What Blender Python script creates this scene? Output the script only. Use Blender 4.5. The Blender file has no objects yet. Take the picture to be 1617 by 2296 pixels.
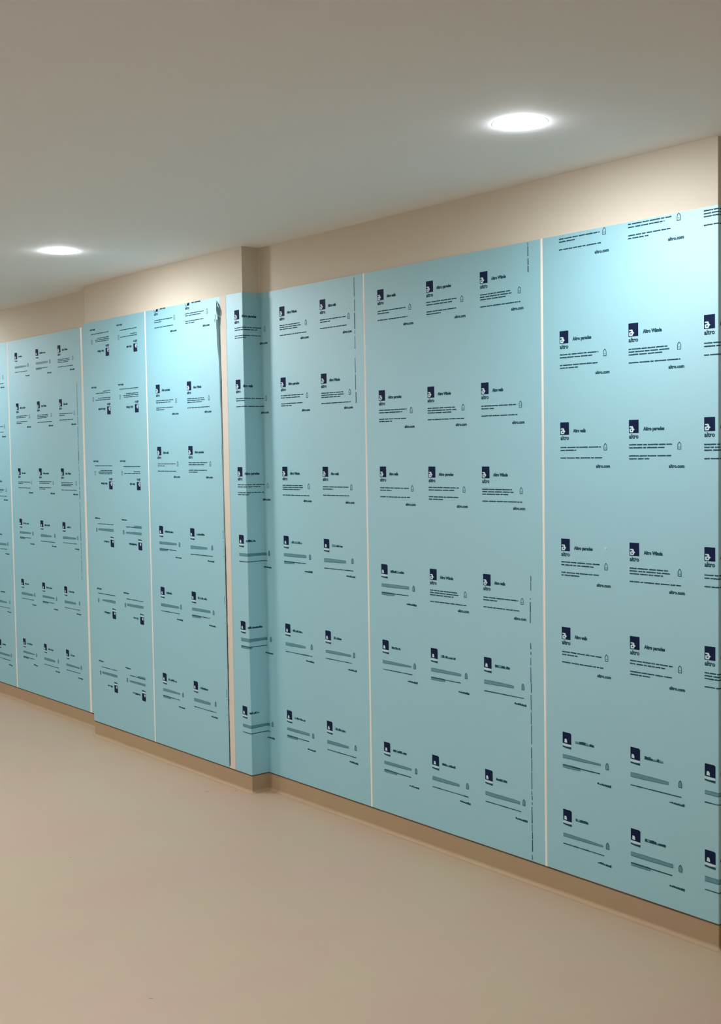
import bpy, bmesh, math, random
from mathutils import Vector, Matrix
C = bpy.context.scene
COL = C.collection
rnd = random.Random(7)

# ---------------------------------------------------------------- camera
F_PX, W_PX = 2718.44, 1617.0
cam = bpy.data.cameras.new('camera')
cam.sensor_fit = 'HORIZONTAL'
cam.sensor_width = 36.0
cam.lens = F_PX / W_PX * 36.0
cam.shift_y = -1.23 / W_PX
cam.clip_start = 0.02
camo = bpy.data.objects.new('camera', cam)
COL.objects.link(camo)
R_ = Vector((0.63309982, 0.77390719, -0.01588288))
U_ = Vector((-0.02891685, 0.04414999, 0.99860633))
F_ = Vector((-0.77352985, 0.63175821, -0.05033031))
m = Matrix.Identity(4)
for i in range(3):
    m[i][0], m[i][1], m[i][2] = R_[i], U_[i], -F_[i]
m[0][3], m[1][3], m[2][3] = 0.0, -3.56485, 1.75993
camo.matrix_world = m
C.camera = camo

# ---------------------------------------------------------------- world, exposure
C.view_settings.view_transform = 'Standard'
C.view_settings.look = 'None'
C.view_settings.gamma = 1.0
C.view_settings.use_curve_mapping = False
C.view_settings.exposure = 0.48
C.cycles.use_denoising = True
C.cycles.max_bounces = 10
C.cycles.diffuse_bounces = 8
w = bpy.data.worlds.new('world')
w.use_nodes = True
w.node_tree.nodes['Background'].inputs[0].default_value = (0.9, 0.95, 1.0, 1)
w.node_tree.nodes['Background'].inputs[1].default_value = 0.02
C.world = w

LAMP_POWER = 180.0                     # radiance of the downlight diffusers
FILL_POWER = 31.0
LAMP_COL = (0.97, 1.0, 1.05)

# ---------------------------------------------------------------- measures (metres)
H = 2.80            # ceiling
ZT = 2.5697         # top of the cladding
ZB = 0.0936         # bottom of the cladding
YA = 0.0            # film face of the recessed bay
YP = -0.1063        # film face of the projecting pier
YB = -0.0129        # film face of the far bay
XO = -5.1535        # step between pier and recessed bay
XR = -2.4295        # right end of the recessed bay
XPL = -6.9104       # left edge of the pier
XS1, XS2 = -4.3155, -3.2286
XPS = -6.1477
XPE, XAL = -5.362, -5.306
XBS, XBR = -8.2909, -7.137
YRET = 0.13         # wall behind, right of the bay
TH = 0.004          # board thickness

# ---------------------------------------------------------------- materials
def mat(name, col, rough=0.6, spec=0.5, nscale=None, namt=0.0, col2=None, bump=0.0, bscale=60, metal=0.0, emit=None, ior=None):
    M = bpy.data.materials.new(name)
    M.use_nodes = True
    nt = M.node_tree
    b = nt.nodes['Principled BSDF']
    b.inputs['Base Color'].default_value = (*col, 1)
    b.inputs['Roughness'].default_value = rough
    b.inputs['Specular IOR Level'].default_value = spec
    b.inputs['Metallic'].default_value = metal
    if ior: b.inputs['IOR'].default_value = ior
    tc = nt.nodes.new('ShaderNodeTexCoord')
    if col2 is not None:
        n = nt.nodes.new('ShaderNodeTexNoise')
        n.inputs['Scale'].default_value = nscale
        n.inputs['Detail'].default_value = 4
        nt.links.new(tc.outputs['Object'], n.inputs['Vector'])
        r = nt.nodes.new('ShaderNodeValToRGB')
        r.color_ramp.elements[0].position = 0.5 - namt
        r.color_ramp.elements[1].position = 0.5 + namt
        r.color_ramp.elements[0].color = (*col, 1)
        r.color_ramp.elements[1].color = (*col2, 1)
        nt.links.new(n.outputs['Fac'], r.inputs['Fac'])
        nt.links.new(r.outputs['Color'], b.inputs['Base Color'])
    if bump:
        n2 = nt.nodes.new('ShaderNodeTexNoise')
        n2.inputs['Scale'].default_value = bscale
        n2.inputs['Detail'].default_value = 3
        nt.links.new(tc.outputs['Object'], n2.inputs['Vector'])
        bp = nt.nodes.new('ShaderNodeBump')
        bp.inputs['Strength'].default_value = bump
        bp.inputs['Distance'].default_value = 0.002
        nt.links.new(n2.outputs['Fac'], bp.inputs['Height'])
        nt.links.new(bp.outputs['Normal'], b.inputs['Normal'])
    if emit:
        b.inputs['Emission Color'].default_value = (*LAMP_COL, 1)
        b.inputs['Emission Strength'].default_value = emit
    return M

M_WALL = mat('wall_paint', (0.635, 0.58, 0.48), 0.7, 0.3, 2.0, 0.25, (0.65, 0.595, 0.49), 0.15, 220)
M_CEIL = mat('ceiling_paint', (0.79, 0.835, 0.865), 0.85, 0.2, 0.8, 0.25, (0.82, 0.84, 0.84), 0.1, 150)
M_FLOOR = mat('floor_vinyl', (0.445, 0.345, 0.232), 0.45, 0.4, 2.2, 0.16, (0.46, 0.32, 0.235), 0.10, 90)
M_BASE = mat('coved_vinyl', (0.40, 0.295, 0.17), 0.5, 0.3, 3.5, 0.2, (0.41, 0.28, 0.175), 0.1, 90)
M_SEAL_SHADE = mat('sealant_and_shade', (0.07, 0.05, 0.035), 0.6, 0.3, 9, 0.2, (0.11, 0.085, 0.06))
M_FILM = mat('blue_film', (0.107, 0.455, 0.572), 0.68, 0.5, 1.1, 0.22, (0.117, 0.468, 0.562), 0.06, 6, ior=4.0)
M_BOARD = mat('cream_board', (0.66, 0.595, 0.51), 0.45, 0.4, 3, 0.3, (0.68, 0.61, 0.525))
M_JOINT = mat('cream_pvc', (0.86, 0.80, 0.70), 0.35, 0.5, 4, 0.3, (0.84, 0.79, 0.71))
M_NAVY = mat('navy_ink', (0.003, 0.010, 0.045), 0.6, 0.12, 30, 0.2, (0.004, 0.014, 0.055))
M_INK = mat('teal_ink', (0.010, 0.055, 0.075), 0.6, 0.12, 40, 0.2, (0.018, 0.075, 0.10))
M_INKP = mat('pale_ink', (0.02, 0.20, 0.26), 0.6, 0.5, 60, 0.2, (0.04, 0.24, 0.30), ior=2.2)
M_LIGHTINK = mat('light_ink', (0.52, 0.72, 0.77), 0.45, 0.4, 20, 0.2, (0.55, 0.75, 0.79))
M_LAMP = mat('lamp_diffuser', (0.9, 0.9, 0.9), 0.5, 0.2, emit=LAMP_POWER)
M_LAMP2 = mat('lamp_diffuser_far', (0.9, 0.9, 0.9), 0.5, 0.2, emit=LAMP_POWER * 1.15)
M_FILL = mat('fill_panel_diffuser', (0.9, 0.9, 0.9), 0.5, 0.2, emit=FILL_POWER)
M_TRIM = mat('lamp_rim', (0.85, 0.84, 0.81), 0.4, 0.5)
M_DARK = mat('gap_shade_and_crease', (0.02, 0.03, 0.035), 0.5, 0.3)
M_SCUFF = mat('scuff', (0.33, 0.23, 0.14), 0.7, 0.2, 30, 0.2, (0.40, 0.29, 0.18))

# ---------------------------------------------------------------- helpers
def link(name, me, mats=None, parent=None, loc=(0, 0, 0)):
    o = bpy.data.objects.new(name, me)
    COL.objects.link(o)
    o.location = loc
    if parent is not None: o.parent = parent
    if mats and me is not None:
        for x in mats: me.materials.append(x)
    return o

def tag(o, label=None, cat=None, group=None, kind=None):
    if label: o['label'] = label
    if cat: o['category'] = cat
    if group: o['group'] = group
    if kind: o['kind'] = kind
    elif cat: o['kind'] = 'thing'
    return o

def mesh(name, verts, faces, mi=None):
    me = bpy.data.meshes.new(name)
    me.from_pydata(verts, [], faces)
    if mi: me.polygons.foreach_set('material_index', mi)
    me.update()
    return me

def thing(name, label, cat, loc=(0, 0, 0), group=None):
    o = bpy.data.objects.new(name, None)
    o.empty_display_size = 0.1
    COL.objects.link(o); o.location = loc
    return tag(o, label, cat, group)

def box(a, b):
    (x0, y0, z0), (x1, y1, z1) = a, b
    v = [(x0, y0, z0), (x1, y0, z0), (x1, y1, z0), (x0, y1, z0), (x0, y0, z1), (x1, y0, z1), (x1, y1, z1), (x0, y1, z1)]
    f = [(3, 2, 1, 0), (4, 5, 6, 7), (0, 1, 5, 4), (1, 2, 6, 5), (2, 3, 7, 6), (3, 0, 4, 7)]
    return v, f

class Path:
    """A line in plan, with rounded corners; p(s) gives the point, n(s) the outward normal (to the room)."""
    def __init__(self, pts, r=0.012, seg=5):
        P = [Vector(q) for q in pts]
        out = [P[0]]
        for i in range(1, len(P) - 1):
            a, b, c = P[i - 1], P[i], P[i + 1]
            d0, d1 = (a - b).normalized(), (c - b).normalized()
            inner = (b - a).x * (c - b).y - (b - a).y * (c - b).x < 0      # turns towards the room
            q = 0.0010 if inner and r < 0.0051 else r
            p0, p1 = b + d0 * q, b + d1 * q
            for k in range(seg + 1):
                t = k / seg
                out.append(p0 * (1 - t) ** 2 + b * 2 * t * (1 - t) + p1 * t * t)
        out.append(P[-1])
        self.P = out
        self.S = [0.0]
        for a, b in zip(out, out[1:]): self.S.append(self.S[-1] + (b - a).length)
        # normals per vertex
        segn = []
        for a, b in zip(out, out[1:]):
            d = (b - a).normalized(); segn.append(Vector((d.y, -d.x)))
        self.N = [segn[0]] + [(segn[i - 1] + segn[i]).normalized() for i in range(1, len(segn))] + [segn[-1]]
        self.L = self.S[-1]
    def at(self, s, off=0.0):
        i = 0
        while i < len(self.S) - 2 and s > self.S[i + 1]: i += 1
        t = (s - self.S[i]) / (self.S[i + 1] - self.S[i])
        p = self.P[i].lerp(self.P[i + 1], t)
        n = self.N[i].lerp(self.N[i + 1], max(0, min(1, t))).normalized()
        q = p + n * off
        return q.x, q.y

def ribbon(path, z0, z1, f_off, b_off, s0=None, s1=None, nz=1):
    """A solid sheet following the path between two heights."""
    s0 = 0.0 if s0 is None else s0
    s1 = path.L if s1 is None else s1
    ss = sorted(set([s0, s1] + [s for s in path.S if s0 < s < s1]))
    v, f = [], []
    n = len(ss)
    for s in ss:
        xf, yf = path.at(s, f_off); xb, yb = path.at(s, b_off)
        v += [(xf, yf, z0), (xf, yf, z1), (xb, yb, z1), (xb, yb, z0)]
    for i in range(n - 1):
        a, b = i * 4, i * 4 + 4
        f += [(a, b, b + 1, a + 1), (a + 1, b + 1, b + 2, a + 2), (a + 2, b + 2, b + 3, a + 3), (a + 3, b + 3, b, a)]
    f += [(0, 1, 2, 3), tuple((n - 1) * 4 + k for k in (3, 2, 1, 0))]
    return v, f

def profile_sweep(path, prof):
    """Sweep a closed section (offset, z) along the path."""
    v, f = [], []
    k = len(prof)
    for s in path.S:
        for o, z in prof:
            x, y = path.at(s, o); v.append((x, y, z))
    for i in range(len(path.S) - 1):
        for j in range(k):
            a, b = i * k + j, i * k + (j + 1) % k
            f.append((a, a + k, b + k, b))
    f += [tuple(range(k)), tuple((len(path.S) - 1) * k + j for j in reversed(range(k)))]
    return v, f

# ---------------------------------------------------------------- room shell
XL, XRR, YF = -13.0, 3.2, -5.0
wall_pts = [(XL, YB), (XPL, YB), (XPL, YP), (XO, YP), (XO, YA), (XR, YA), (XR, YRET), (XRR, YRET)]
WP = Path(wall_pts, 0.005, 5)
v, f = ribbon(WP, 0.0, H, -TH - 0.0015, -0.16)
tag(link('wall_back', mesh('wall_back', v, f), [M_WALL]), kind='structure')
for n, a, b in [('wall_front', (XL, YF - 0.1, 0), (XRR, YF, H)), ('wall_left', (XL - 0.1, YF, 0), (XL, 0.2, H)), ('wall_right', (XRR, YF, 0), (XRR + 0.1, 0.3, H))]:
    v, f = box(a, b)
    tag(link(n, mesh(n, v, f), [M_WALL]), kind='structure')
v, f = box((XL - 0.1, YF - 0.1, -0.1), (XRR + 0.1, 0.3, 0.0))
floor = tag(link('floor', mesh('floor', v, f), [M_FLOOR]), kind='structure')
v, f = box((XL - 0.1, YF - 0.1, H), (XRR + 0.1, 0.3, H + 0.1))
tag(link('ceiling', mesh('ceiling', v, f), [M_CEIL]), kind='structure')

# coved skirting: upright face rolling out into the floor
prof = [(-0.004, ZB - 0.004), (-0.0015, ZB - 0.004)]
r = 0.016
for k in range(7):
    a = math.pi / 2 * k / 6
    prof.append((-0.0015 + r - r * math.cos(a), r - r * math.sin(a) + 0.0006))
prof += [(0.0165, 0.0003), (-0.004, 0.0003)]
v, f = profile_sweep(WP, prof)
o = tag(link('baseboard_back', mesh('baseboard_back', v, f), [M_BASE]), kind='structure')
# sealant line under the cladding, the panel's shadow painted into its dark colour
v, f = ribbon(WP, ZB - 0.006, ZB + 0.001, -0.0008, -0.0045)
tag(link('trim_1', mesh('trim_1', v, f), [M_SEAL_SHADE]), kind='structure')

# ---------------------------------------------------------------- printed notices
G = 0.0003          # ink layer above the film
_txt = {}
def text2d(s, size, width=None, bold=0.0, shear=0.0):
    key = (s, size, width, bold, shear)
    if key in _txt: return _txt[key]
    cu = bpy.data.curves.new('t', 'FONT')
    cu.body = s; cu.size = size; cu.resolution_u = 2; cu.offset = bold; cu.shear = shear
    ob = bpy.data.objects.new('t', cu)
    me = ob.to_mesh()
    vs = [(q.co.x, q.co.y) for q in me.vertices]
    fs = [tuple(p.vertices) for p in me.polygons]
    ob.to_mesh_clear()
    bpy.data.objects.remove(ob); bpy.data.curves.remove(cu)
    x0 = min(a for a, b in vs); x1 = max(a for a, b in vs)
    k = width / (x1 - x0) if width else 1.0
    vs = [((a - x0) * k, b) for a, b in vs]
    _txt[key] = (vs, fs)
    return _txt[key]

class Ink:
    """Flat artwork: x to the right, y up, origin at the top left of the logo; layer = print order."""
    def __init__(self): self.v, self.f, self.m = [], [], []
    def poly(self, pts, m, layer=1):
        b = len(self.v)
        self.v += [(x, y, layer * G) for x, y in pts]
        self.f.append(tuple(range(b, b + len(pts)))); self.m.append(m)
    def rect(self, x0, y0, x1, y1, m, layer=1, step=0.012):
        n = max(1, int(math.ceil((x1 - x0) / step)))
        for i in range(n):
            a, b = x0 + (x1 - x0) * i / n, x0 + (x1 - x0) * (i + 1) / n
            self.poly([(a, y0), (b, y0), (b, y1), (a, y1)], m, layer)
    def text(self, s, x, y, size, width, m, bold=0.0, layer=1):
        vs, fs = text2d(s, size, width, bold)
        b = len(self.v)
        self.v += [(x + a, y + c, layer * G) for a, c in vs]
        for q in fs: self.f.append(tuple(b + i for i in q)); self.m.append(m)
    def words(self, x, y, length, R, h=0.0042, solid=False):
        """a line of small print, read as worn word bars"""
        e = x + length
        while x < e - 0.003:
            wl = min(e - x, R.uniform(0.012, 0.050))
            q = x
            while q < x + wl - 1e-6:
                st = min(R.uniform(0.0022, 0.0045), x + wl - q)
                up = R.choice([0, 0, 0, 0.0006]); dn = R.choice([0, 0, 0, -0.0005])
                lo = y - h * 0.5 + dn; hi = y + h * (0.42 if R.random() < 0.4 else 0.5) + up
                self.poly([(q, lo), (q + st, lo), (q + st, hi), (q, hi)], 1)
                q += st
            x += wl + (0.0012 if solid else R.uniform(0.002, 0.0045))

NAVY, INK, PALE, LITE = 0, 1, 2, 3
def smear_band(K, x, y, length, h0, h1, R):
    """print that has run: a pale wedge between two darker edges"""
    n = 10
    up, lo = [], []
    for i in range(n + 1):
        t = i / n
        hh = h0 * (1 - t) + h1 * t + 0.0015 * math.sin(t * 3.1)
        up.append((x + length * t, y + hh * 0.5 + 0.0006 * R.uniform(-1, 1)))
        lo.append((x + length * t, y - hh * 0.5 + 0.0006 * R.uniform(-1, 1)))
    for i in range(n):
        K.poly([lo[i], lo[i + 1], up[i + 1], up[i]], PALE, 1)
        for e, d in ((up, 0.0010), (lo, 0.0013)):
            K.poly([(e[i][0], e[i][1] - abs(d) / 2), (e[i + 1][0], e[i + 1][1] - abs(d) / 2), (e[i + 1][0], e[i + 1][1] + abs(d) / 2), (e[i][0], e[i][1] + abs(d) / 2)], INK, 2)

def artwork(kind, smear, seed):
    R = random.Random(seed)
    K = Ink()
    lw, lh = 0.0435, 0.0480
    if smear:
        # logo block printed long, a bare gap, then the word run into a bar
        lh2 = 0.046
        K.poly([(0, 0), (lw * 0.85, -0.0005), (lw, -0.004), (lw, -lh2), (0, -lh2 + 0.002)], NAVY, 1)
        a = R.uniform(0.004, 0.010)
        K.poly([(a, -0.040), (a + 0.014, -0.041), (a + 0.013, -0.031), (a + 0.010, -0.026), (a + 0.002, -0.026)], LITE, 2)
        K.rect(0, -lh2 - 0.008, lw, -lh2 - 0.0005, LITE, 1)
        K.poly([(0, -lh2 - 0.008), (0.4 * lw, -lh2 - 0.0105), (lw, -lh2 - 0.009), (lw, -0.064), (0.3 * lw, -0.062), (0, -0.060)], INK, 1)
    else:
        K.rect(0, -lh, lw, 0, NAVY, 1, 0.05)
        # lower case a: rounded block with a nose on the right, slit and bowl
        x0, y0, s = 0.0035, -lh + 0.0025, 0.0225
        pts = [(0, 0.06), (0.08, 0), (0.62, 0), (0.72, 0.12), (0.74, 0.26), (1.0, 0.46), (0.74, 0.66), (0.72, 0.84), (0.60, 1.0), (0.06, 1.0), (0, 0.95), (0, 0.8), (0.30, 0.78), (0.30, 0.62), (0.0, 0.56)]
        K.poly([(x0 + a * s, y0 + b * s) for a, b in pts], LITE, 2)
        K.rect(x0, y0 + 0.64 * s, x0 + 0.42 * s, y0 + 0.76 * s, NAVY, 3, 0.05)
        K.rect(x0 + 0.27 * s, y0 + 0.22 * s, x0 + 0.50 * s, y0 + 0.44 * s, NAVY, 3, 0.05)
        K.text('altro', 0.0005, -lh - 0.0195, 0.0225, lw - 0.001, INK, 0.0008)
    K.split = len(K.f)
    title, tw = {'W': ('Altro walls', 0.062), 'P': ('Altro paredes', 0.092), 'D': ('Altro W\u00e4nde', 0.083)}[kind]
    if smear:
        n = 9; y = -0.034; pr = None
        for i in range(n):
            x = 0.064 + tw * i / n; h = R.uniform(0.006, 0.011)
            dy = -0.002 * i / n
            K.poly([(x, y + dy), (x + tw / n * 1.02, y + dy - 0.0003), (x + tw / n * 1.02, y + dy + h), (x, y + dy + h)], INK if R.random() < 0.7 else PALE, 1)
        K.rect(0.064, y - 0.0015, 0.064 + tw, y + 0.0005, INK, 2)
    else:
        K.text(title, 0.0640, -0.0395, 0.0178, tw, INK, 0.0010)
    L = {'W': ([(-.0965, .198), (-.1075, .079)], [(-.1370, .204)]),
         'P': ([(-.0905, .189), (-.1015, .160)], [(-.1310, .185), (-.1415, .090)]),
         'D': ([(-.0935, .170), (-.1035, .178), (-.1135, .148)], [(-.1425, .225)])}[kind]
    if smear:
        ga, gb = L
        y = sum(q[0] for q in ga) / len(ga)
        smear_band(K, 0, y, ga[0][1], R.uniform(0.007, 0.010) + 0.0025 * len(ga), R.uniform(0.005, 0.012), R)
        if len(gb) == 2:
            smear_band(K, 0, gb[0][0] - 0.003, gb[1][1], 0.012, 0.010, R)
        n = 8
        for i in range(n):
            a, b = gb[0][1] * i / n, gb[0][1] * (i + 1) / n
            hh = R.uniform(0.0028, 0.0046)
            K.poly([(a, gb[0][0] - hh / 2), (b, gb[0][0] - hh / 2), (b, gb[0][0] + hh / 2), (a, gb[0][0] + hh / 2)], INK, 2)
    else:
        for g in L:
            for y, ln in g: K.words(0, y, ln, R)
    # pointed outline, like a small cartridge, right of the print
    ix, iy = 0.2195, -0.1095
    hw, hh = 0.0078, 0.0275
    out = [(-hw, 0), (hw, 0), (hw, 0.55 * hh), (0.72 * hw, 0.80 * hh), (0, hh), (-0.72 * hw, 0.80 * hh), (-hw, 0.55 * hh)]
    inn = [(a * 0.72, 0.0022 + b * 0.80) for a, b in out]
    for i in range(len(out)):
        j = (i + 1) % len(out)
        K.poly([(ix + out[i][0], iy + out[i][1]), (ix + out[j][0], iy + out[j][1]), (ix + inn[j][0], iy + inn[j][1]), (ix + inn[i][0], iy + inn[i][1])], INK, 1)
    if smear:
        K.poly([(ix + a, iy + b) for a, b in inn], PALE, 1)
    else:
        K.rect(ix - hw * 0.5, iy + 0.008, ix + hw * 0.5, iy + 0.0095, INK, 1)
    if smear:
        for i in range(7):
            x = 0.172 + 0.0095 * i
            K.poly([(x, -0.1725 - 0.0004 * i), (x + 0.0088, -0.173 - 0.0004 * i), (x + 0.0088, -0.167 + R.uniform(-.002, .003)), (x, -0.168 + R.uniform(-.002, .003))], INK, 1)
    else:
        K.text('altro.com', 0.1745, -0.1735, 0.0168, 0.0665, INK, 0.0008)
    return K

_art = {}
def notice(parent, path, s, z, kind, smear=False, flip=False, seed=0, smin=None, smax=None):
    """Print one notice on the film that follows the path, its logo corner at (s, z)."""
    K = artwork(kind, smear, seed)
    for name, first, last in (('printed_logo', 0, K.split), ('printed_text', K.split, len(K.f))):
        _print(parent, path, s, z, K, name, first, last, flip, smin, smax)

def _print(parent, path, s, z, K, name, first, last, flip, smin, smax):
    bm = bmesh.new()
    vs = [bm.verts.new(q) for q in K.v]
    for fc, mi in zip(K.f[first:last], K.m[first:last]):
        try:
            fa = bm.faces.new([vs[i] for i in fc]); fa.material_index = mi
        except ValueError: pass
    for q in [q for q in bm.verts if not q.link_faces]: bm.verts.remove(q)
    sg = -1.0 if flip else 1.0
    for q in bm.verts:
        q.co.x = s + sg * q.co.x; q.co.y = z + sg * q.co.y
    def cut(co, no):
        bmesh.ops.bisect_plane(bm, geom=bm.verts[:] + bm.edges[:] + bm.faces[:], plane_co=co, plane_no=no, clear_outer=True)
    cut((0, ZT - 0.001, 0), (0, 1, 0)); cut((0, ZB + 0.001, 0), (0, -1, 0))
    cut((path.L if smax is None else smax, 0, 0), (1, 0, 0)); cut((0.0 if smin is None else smin, 0, 0), (-1, 0, 0))
    for sc in path.S:          # crease the print where the film turns
        if s - 0.3 < sc < s + 0.3 and 0 < sc < path.L:
            bmesh.ops.bisect_plane(bm, geom=bm.verts[:] + bm.edges[:] + bm.faces[:], plane_co=(sc, 0, 0), plane_no=(1, 0, 0))
    if not bm.verts: bm.free(); return None
    for q in bm.verts:
        x, y = path.at(q.co.x, q.co.z + 0.0003)
        q.co = (x, y, q.co.y)
    me = bpy.data.meshes.new(name); bm.to_mesh(me); bm.free()
    o = link(name, me, [M_NAVY, M_INK, M_INKP, M_LIGHTINK], parent)
    return o

# ---------------------------------------------------------------- cladding panels
def panel(label, pts, r=0.005, film_to=None):
    """Board fixed to the wall, under its printed blue film."""
    path = Path(pts, r, 5)
    root = thing('cladding_panel', label, 'wall panel', (pts[0][0], pts[0][1], ZB), 'film-covered wall panels')
    off = Vector((-pts[0][0], -pts[0][1], -ZB))
    v, f = ribbon(path, ZB, ZT, -0.0006, -TH)
    b = link('board', mesh('board', v, f), [M_BOARD], root, off)
    v, f = ribbon(path, ZB + 0.0008, ZT - 0.0008, 0.0, -0.0004, 0.001, (film_to or path.L - 0.001))
    fm = link('protective_film', mesh('protective_film', v, f), [M_FILM], root, off)
    return root, fm, path

def x2s(path, x):          # for straight panels: length along the path from its x
    return x - path.P[0].x

ROW_A1 = [2.483, 2.130, 1.684, 1.336, 0.890, 0.447]
ROW_A2 = [2.482, 2.030, 1.685, 1.240, 0.893, 0.420]
ROW_A3 = [2.650, 2.204, 1.855, 1.407, 1.063, 0.651, 0.346]
ROW_P2 = [2.602, 2.147, 1.798, 1.351, 1.004, 0.511]
ROW_P1 = [2.350, 2.000, 1.549, 1.199, 0.763, 0.312]
ROW_B1 = [2.482, 2.128, 1.672, 1.316, 0.889, 0.465]
ROW_B0 = [2.422, 2.069, 1.612, 1.222, 0.800, 0.411]
CYC_O, CYC_E = 'WPD', 'PDW'

def edge_print(parent, path, s, spans, seed):
    """lettering down the edge of the film, worn to dashes"""
    R = random.Random(seed); v, f = [], []
    for z0, z1 in spans:
        z = z0
        while z < z1:
            ln = min(R.uniform(0.010, 0.075), z1 - z); wd = R.uniform(0.0028, 0.0052); dx = R.uniform(-0.0012, 0.0012)
            b = len(v)
            for a, c in ((s + dx, z), (s + dx + wd, z), (s + dx + wd * R.uniform(.6, 1), z + ln), (s + dx, z + ln)):
                x, y = path.at(a, 0.0006); v.append((x, y, c))
            f.append((b, b + 1, b + 2, b + 3))
            z += ln + R.uniform(0.002, 0.014)
    link('edge_lettering', mesh('edge_lettering', v, f), [M_INK], parent)

# far bay, panel running out of the picture
root, fm, pt = panel('film-covered blue panel at the far left edge, cut off by the picture', [(-9.44, YB), (XBS - 0.006, YB)])
for i, z in enumerate(ROW_B0):
    for j in range(3):
        notice(fm, pt, x2s(pt, -9.285 + 0.342 * j), z, (CYC_O if i % 2 == 0 else CYC_E)[j], i > 2, seed=100 + i * 3 + j)
# far bay, full panel left of the pier
root, fm, pt = panel('blue film panel in the far bay with three columns of upright notices', [(XBS + 0.006, YB), (XBR - 0.006, YB)])
for i, z in enumerate(ROW_B1):
    for j, x in enumerate((-8.165 - 0.003, -7.822, -7.481)):
        notice(fm, pt, x2s(pt, x), z, (CYC_O if i % 2 == 0 else CYC_E)[j], i > 2 or (i == 0 and j < 2), seed=130 + i * 3 + j)
edge_print(fm, pt, x2s(pt, -7.218), [(0.95, 2.22)], 3)
# far bay, sliver tucked in behind the pier
root, fm, pt = panel('narrow bare strip of blue film panel showing between the far bay and the pier', [(XBR + 0.006, YB), (XPL - 0.006, YB)])

# pier, sheet hung upside down
root, fm, pt = panel('blue film panel on the pier whose printed notices hang upside down', [(XPL, YP), (XPS - 0.005, YP)])
for i, z in enumerate(ROW_P1):
    for j, x in enumerate((-6.587, -6.245)):
        notice(fm, pt, x2s(pt, x), z, ('DW', 'PD', 'DW', 'WP', 'DW', 'WP')[i][j] if i < 6 else 'W', i > 2, flip=True, seed=160 + i * 3 + j)
# pier, sheet with the curling edge
root, fm, pt = panel('blue film panel on the pier with its film torn and curling along the right edge', [(XPS + 0.005, YP), (XAL - 0.001, YP)], film_to=XPE - (XPS + 0.005))
SM = XPE - (XPS + 0.005)
for i, z in enumerate(ROW_P2):
    for j, x in enumerate((-6.043, -5.707, -5.378)):
        if i == 0 and j == 2: continue
        notice(fm, pt, x2s(pt, x), z, (CYC_O if i % 2 == 0 else CYC_E)[j], i > 2, seed=190 + i * 3 + j, smax=SM)
# lifted lip of that film, standing off the board, gap shade painted on the board, dark underside at the fold
def flap(parent):
    def tab(z, T):
        for (a, p), (b, q) in zip(T, T[1:]):
            if z >= b: return p + (q - p) * (a - z) / (a - b)
        return T[-1][1]
    LIFT = [(2.46, .014), (2.34, .015), (2.15, .009), (1.80, .006), (1.30, .004), (0.80, .003), (0.10, .004)]
    EDGE = [(2.46, -5.374), (2.30, -5.370), (2.15, -5.364), (0.10, XPE)]
    GAP = [(2.46, 0.0), (2.16, 0.0006), (2.13, .0035), (1.98, .0012), (1.82, .0030), (1.60, .0012), (1.35, .0030), (1.25, .0075), (0.60, .0085), (0.10, .0060)]
    v, f, mi = [], [], []
    R = random.Random(4)
    n = 120
    for i in range(n + 1):
        z = 2.45 - (2.45 - 0.105) * i / n
        L, E, g = tab(z, LIFT), tab(z, EDGE), tab(z, GAP)
        L *= 1 + 0.15 * math.sin(z * 19) + 0.08 * math.sin(z * 47)
        g *= R.uniform(0.75, 1.1)
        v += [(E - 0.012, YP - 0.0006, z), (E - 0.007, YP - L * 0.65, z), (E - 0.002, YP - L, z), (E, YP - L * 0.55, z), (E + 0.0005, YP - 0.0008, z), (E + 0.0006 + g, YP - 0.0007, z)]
    for i in range(n):
        for k in range(5):
            a = i * 6 + k
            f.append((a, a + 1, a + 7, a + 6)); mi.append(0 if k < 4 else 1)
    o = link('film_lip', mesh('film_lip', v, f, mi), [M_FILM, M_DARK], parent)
    o['label'] = 'lifted right edge of the film, shade painted dark along the gap'
    def sheet(pts, m):
        k = len(v); v.extend((x, YP - d, z) for x, z, d in pts); f.append(tuple(range(k, k + len(pts)))); mi.append(m)
    v, f, mi = [], [], []
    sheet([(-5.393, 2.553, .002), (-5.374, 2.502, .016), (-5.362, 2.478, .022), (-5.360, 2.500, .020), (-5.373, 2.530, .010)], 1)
    sheet([(-5.399, 2.515, .006), (-5.397, 2.483, .010), (-5.368, 2.472, .022), (-5.366, 2.488, .020), (-5.386, 2.526, .008)], 0)
    sheet([(-5.397, 2.481, .010), (-5.392, 2.452, .012), (-5.374, 2.440, .022), (-5.368, 2.470, .022)], 2)
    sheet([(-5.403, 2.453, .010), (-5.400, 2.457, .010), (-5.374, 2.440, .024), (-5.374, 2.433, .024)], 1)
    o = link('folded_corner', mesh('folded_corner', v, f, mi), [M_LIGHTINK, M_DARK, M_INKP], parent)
    so = o.modifiers.new('thickness', 'SOLIDIFY'); so.thickness = 0.0005
    o['label'] = 'folded-over top corner of the film with dark crease'
flap(fm)

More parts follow.
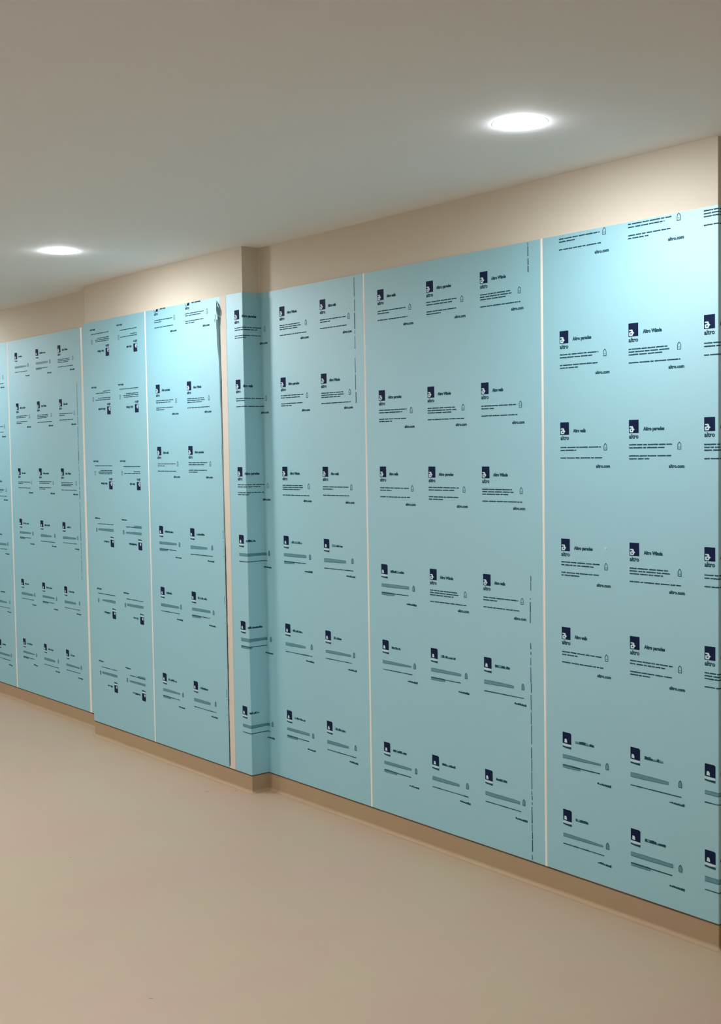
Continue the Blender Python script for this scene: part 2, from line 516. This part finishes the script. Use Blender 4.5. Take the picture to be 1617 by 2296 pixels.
# sheet that wraps the step of the pier
root, fm, pt = panel('blue film panel folded around the pier corner into the recessed bay', [(XAL + 0.001, YP), (XO, YP), (XO, YA), (XS1 - 0.005, YA)])
dl = pt.L - ((XO - XAL - 0.001) + (YA - YP) + (XS1 - 0.005 - XO))      # shortening by the rounded corners
s_in = lambda x: (x - (XAL + 0.001)) + (YA - YP) + dl
for i, z in enumerate(ROW_A1):
    for j, s in enumerate((-5.228 - (XAL + 0.001), s_in(-4.982), s_in(-4.649))):
        notice(fm, pt, s, z, ('PDW' if i % 2 == 0 else 'WPD')[j], i > 2, seed=220 + i * 3 + j)
edge_print(fm, pt, s_in(-4.387), [(1.98, 2.20), (2.23, 2.56)], 5)

# recessed bay, middle sheet
root, fm, pt = panel('blue film panel with three notice columns, between two cream joints', [(XS1 + 0.005, YA), (XS2 - 0.005, YA)])
for i, z in enumerate(ROW_A2):
    for j, x in enumerate((-4.220, -3.893, -3.566)):
        notice(fm, pt, x2s(pt, x), z, (CYC_O if i % 2 == 0 else CYC_E)[j], i > 3 or (i == 3 and j == 0), seed=250 + i * 3 + j)
edge_print(fm, pt, x2s(pt, -3.300), [(2.45, 2.565), (1.19, 1.25)], 8)
edge_print(fm, pt, x2s(pt, -3.304), [(1.06, 1.16), (0.10, 0.98)], 9)

# recessed bay, right-hand sheet turning the outer corner
root, fm, pt = panel('nearest blue film panel at the right, turning the outer corner of the wall', [(XS2 + 0.005, YA), (XR, YA), (XR, YRET - 0.008)], r=0.005)
s3 = lambda x: x - (XS2 + 0.005)
for i, z in enumerate(ROW_A3):
    for j, x in enumerate((-3.138, -2.809, -2.487)):
        notice(fm, pt, s3(x), z, ('PDW' if i % 2 == 1 else 'WPD')[j], i > 4, seed=280 + i * 3 + j)
v = []
for k in range(9):
    a = 0.5 + 1.6 * k / 8
    for rr in (0.018, 0.018 + 0.004 * math.sin(math.pi * k / 8) + 0.0005):
        v.append((-2.913 - rr * math.cos(a - 0.9) * 0.9 + 0.01, YA - 0.0012, 1.362 + rr * math.sin(a)))
f = [(2 * k, 2 * k + 1, 2 * k + 3, 2 * k + 2) for k in range(8)]
o = link('scratch', mesh('scratch', v, f), [M_JOINT], fm); o['label'] = 'small white curved nick in the film'

# ---------------------------------------------------------------- cream joint strips
def strip(x, y, wd, label):
    pr = [(-wd / 2, 0.0), (-wd / 2, -0.0016), (-wd / 4, -0.003), (0.0, -0.0034), (wd / 4, -0.003), (wd / 2, -0.0016), (wd / 2, 0.0)]
    v, f = [], []
    n = len(pr)
    for z in (0.0, ZT - ZB):
        v += [(a, b + 0.002, z) for a, b in pr]
    for i in range(n):
        j = (i + 1) % n; f.append((i, j, j + n, i + n))
    f += [tuple(reversed(range(n))), tuple(range(n, 2 * n))]
    o = link('joint_strip', mesh('joint_strip', v, f), [M_JOINT], None, (x, y, ZB))
    tag(o, label, 'joint strip', 'cream joint strips between the panels')
strip(XS2, YA, 0.0125, 'thin cream upright joint strip nearest the right, between the two nearest film panels')
strip(XS1, YA, 0.0125, 'thin cream upright joint strip in the recess, just right of the folded corner panel')
strip(XPS, YP, 0.0135, 'thin cream upright joint strip on the pier beside the upside-down notices')
strip(XBR, YB, 0.030, 'cream upright joint strip in the far bay just left of the pier')
strip(XBS, YB, 0.020, 'faint cream upright joint strip at the far left edge')

# ---------------------------------------------------------------- downlights
def downlight(x, y, label, lamp=None):
    root = thing('ceiling_downlight', label, 'ceiling light', (x, y, H), 'round ceiling downlights')
    R0, R1, n = 0.0878, 0.0885, 64
    v, f = [], []
    for rr, z in ((R0, 0.0), (R0, -0.0006), (R1 - 0.0003, -0.0005), (R1, 0.0)):
        v += [(rr * math.cos(2 * math.pi * k / n), rr * math.sin(2 * math.pi * k / n), z) for k in range(n)]
    for q in range(3):
        for k in range(n):
            a, b = q * n + k, q * n + (k + 1) % n
            f.append((a, a + n, b + n, b))
    rim = link('rim', mesh('rim', v, f), [M_TRIM], root)
    v, f = [], []
    rings = 6
    for q in range(rings):
        t = q / rings; rr = R0 * (1 - t); z = -0.0004 - 0.0105 * (1 - (1 - t) ** 2)
        v += [(rr * math.cos(2 * math.pi * k / n), rr * math.sin(2 * math.pi * k / n), z) for k in range(n)]
    v.append((0, 0, -0.0109))
    for q in range(rings - 1):
        for k in range(n):
            a, b = q * n + k, q * n + (k + 1) % n
            f.append((a, a + n, b + n, b))
    for k in range(n): f.append(((rings - 1) * n + k, len(v) - 1, (rings - 1) * n + (k + 1) % n))
    d = link('diffuser', mesh('diffuser', v, f), [lamp or M_LAMP], root)
    for p in d.data.polygons: p.use_smooth = True
downlight(-2.72, -0.657, 'round glowing downlight nearest, above the right-hand film panel')
downlight(-5.80, -0.785, 'round glowing downlight farther off, in front of the pier', M_LAMP2)
for x, y, lb in [(-8.9, -0.8, 'round downlight beyond the left edge along the far bay'), ]:
    downlight(x, y, lb, M_LAMP2 if x < -5 else None)

# unseen square fill lights, added to brighten the room
def fill_panel(x, y, label):
    root = thing('added_fill_panel', label, 'ceiling light', (x, y, H), 'added square fill lights')
    h = 0.30
    v, f = [], []
    for a, b in (((-h, -h, -0.012), (h, -h + 0.02, 0)), ((-h, h - 0.02, -0.012), (h, h, 0)), ((-h, -h + 0.02, -0.012), (-h + 0.02, h - 0.02, 0)), ((h - 0.02, -h + 0.02, -0.012), (h, h - 0.02, 0))):
        vv, ff = box(a, b); k = len(v); v += vv; f += [tuple(k + i for i in q) for q in ff]
    link('frame', mesh('frame', v, f), [M_TRIM], root)
    v, f = box((-h + 0.02, -h + 0.02, -0.008), (h - 0.02, h - 0.02, -0.002))
    link('diffuser', mesh('diffuser', v, f), [M_FILL], root)
for x, lb in [(-2.72, 'added square fill light out of frame, nearest the viewpoint'),
              (-5.8, 'added square fill light out of frame, middle of the row'), (-8.9, 'added square fill light out of frame, far end of the row')]:
    fill_panel(x, -3.05, lb)

# ---------------------------------------------------------------- small marks on the floor
def scuff(x, y, a, b, rot, seed):
    R = random.Random(seed); n = 12
    v = []
    for k in range(n):
        t = 2 * math.pi * k / n; rr = R.uniform(0.7, 1.1)
        u, w_ = a * rr * math.cos(t), b * rr * math.sin(t)
        v.append((x + u * math.cos(rot) - w_ * math.sin(rot), y + u * math.sin(rot) + w_ * math.cos(rot), 0.0006))
    link('scuff_mark', mesh('scuff_mark', v, [tuple(range(n))]), [M_SCUFF], floor)
scuff(-5.340, -0.262, 0.016, 0.006, 0.7, 1)
scuff(-3.420, -1.681, 0.007, 0.003, 0.7, 2)
scuff(-4.871, -1.261, 0.008, 0.004, 0.7, 3)
scuff(-5.251, -0.141, 0.010, 0.006, 0.2, 4)
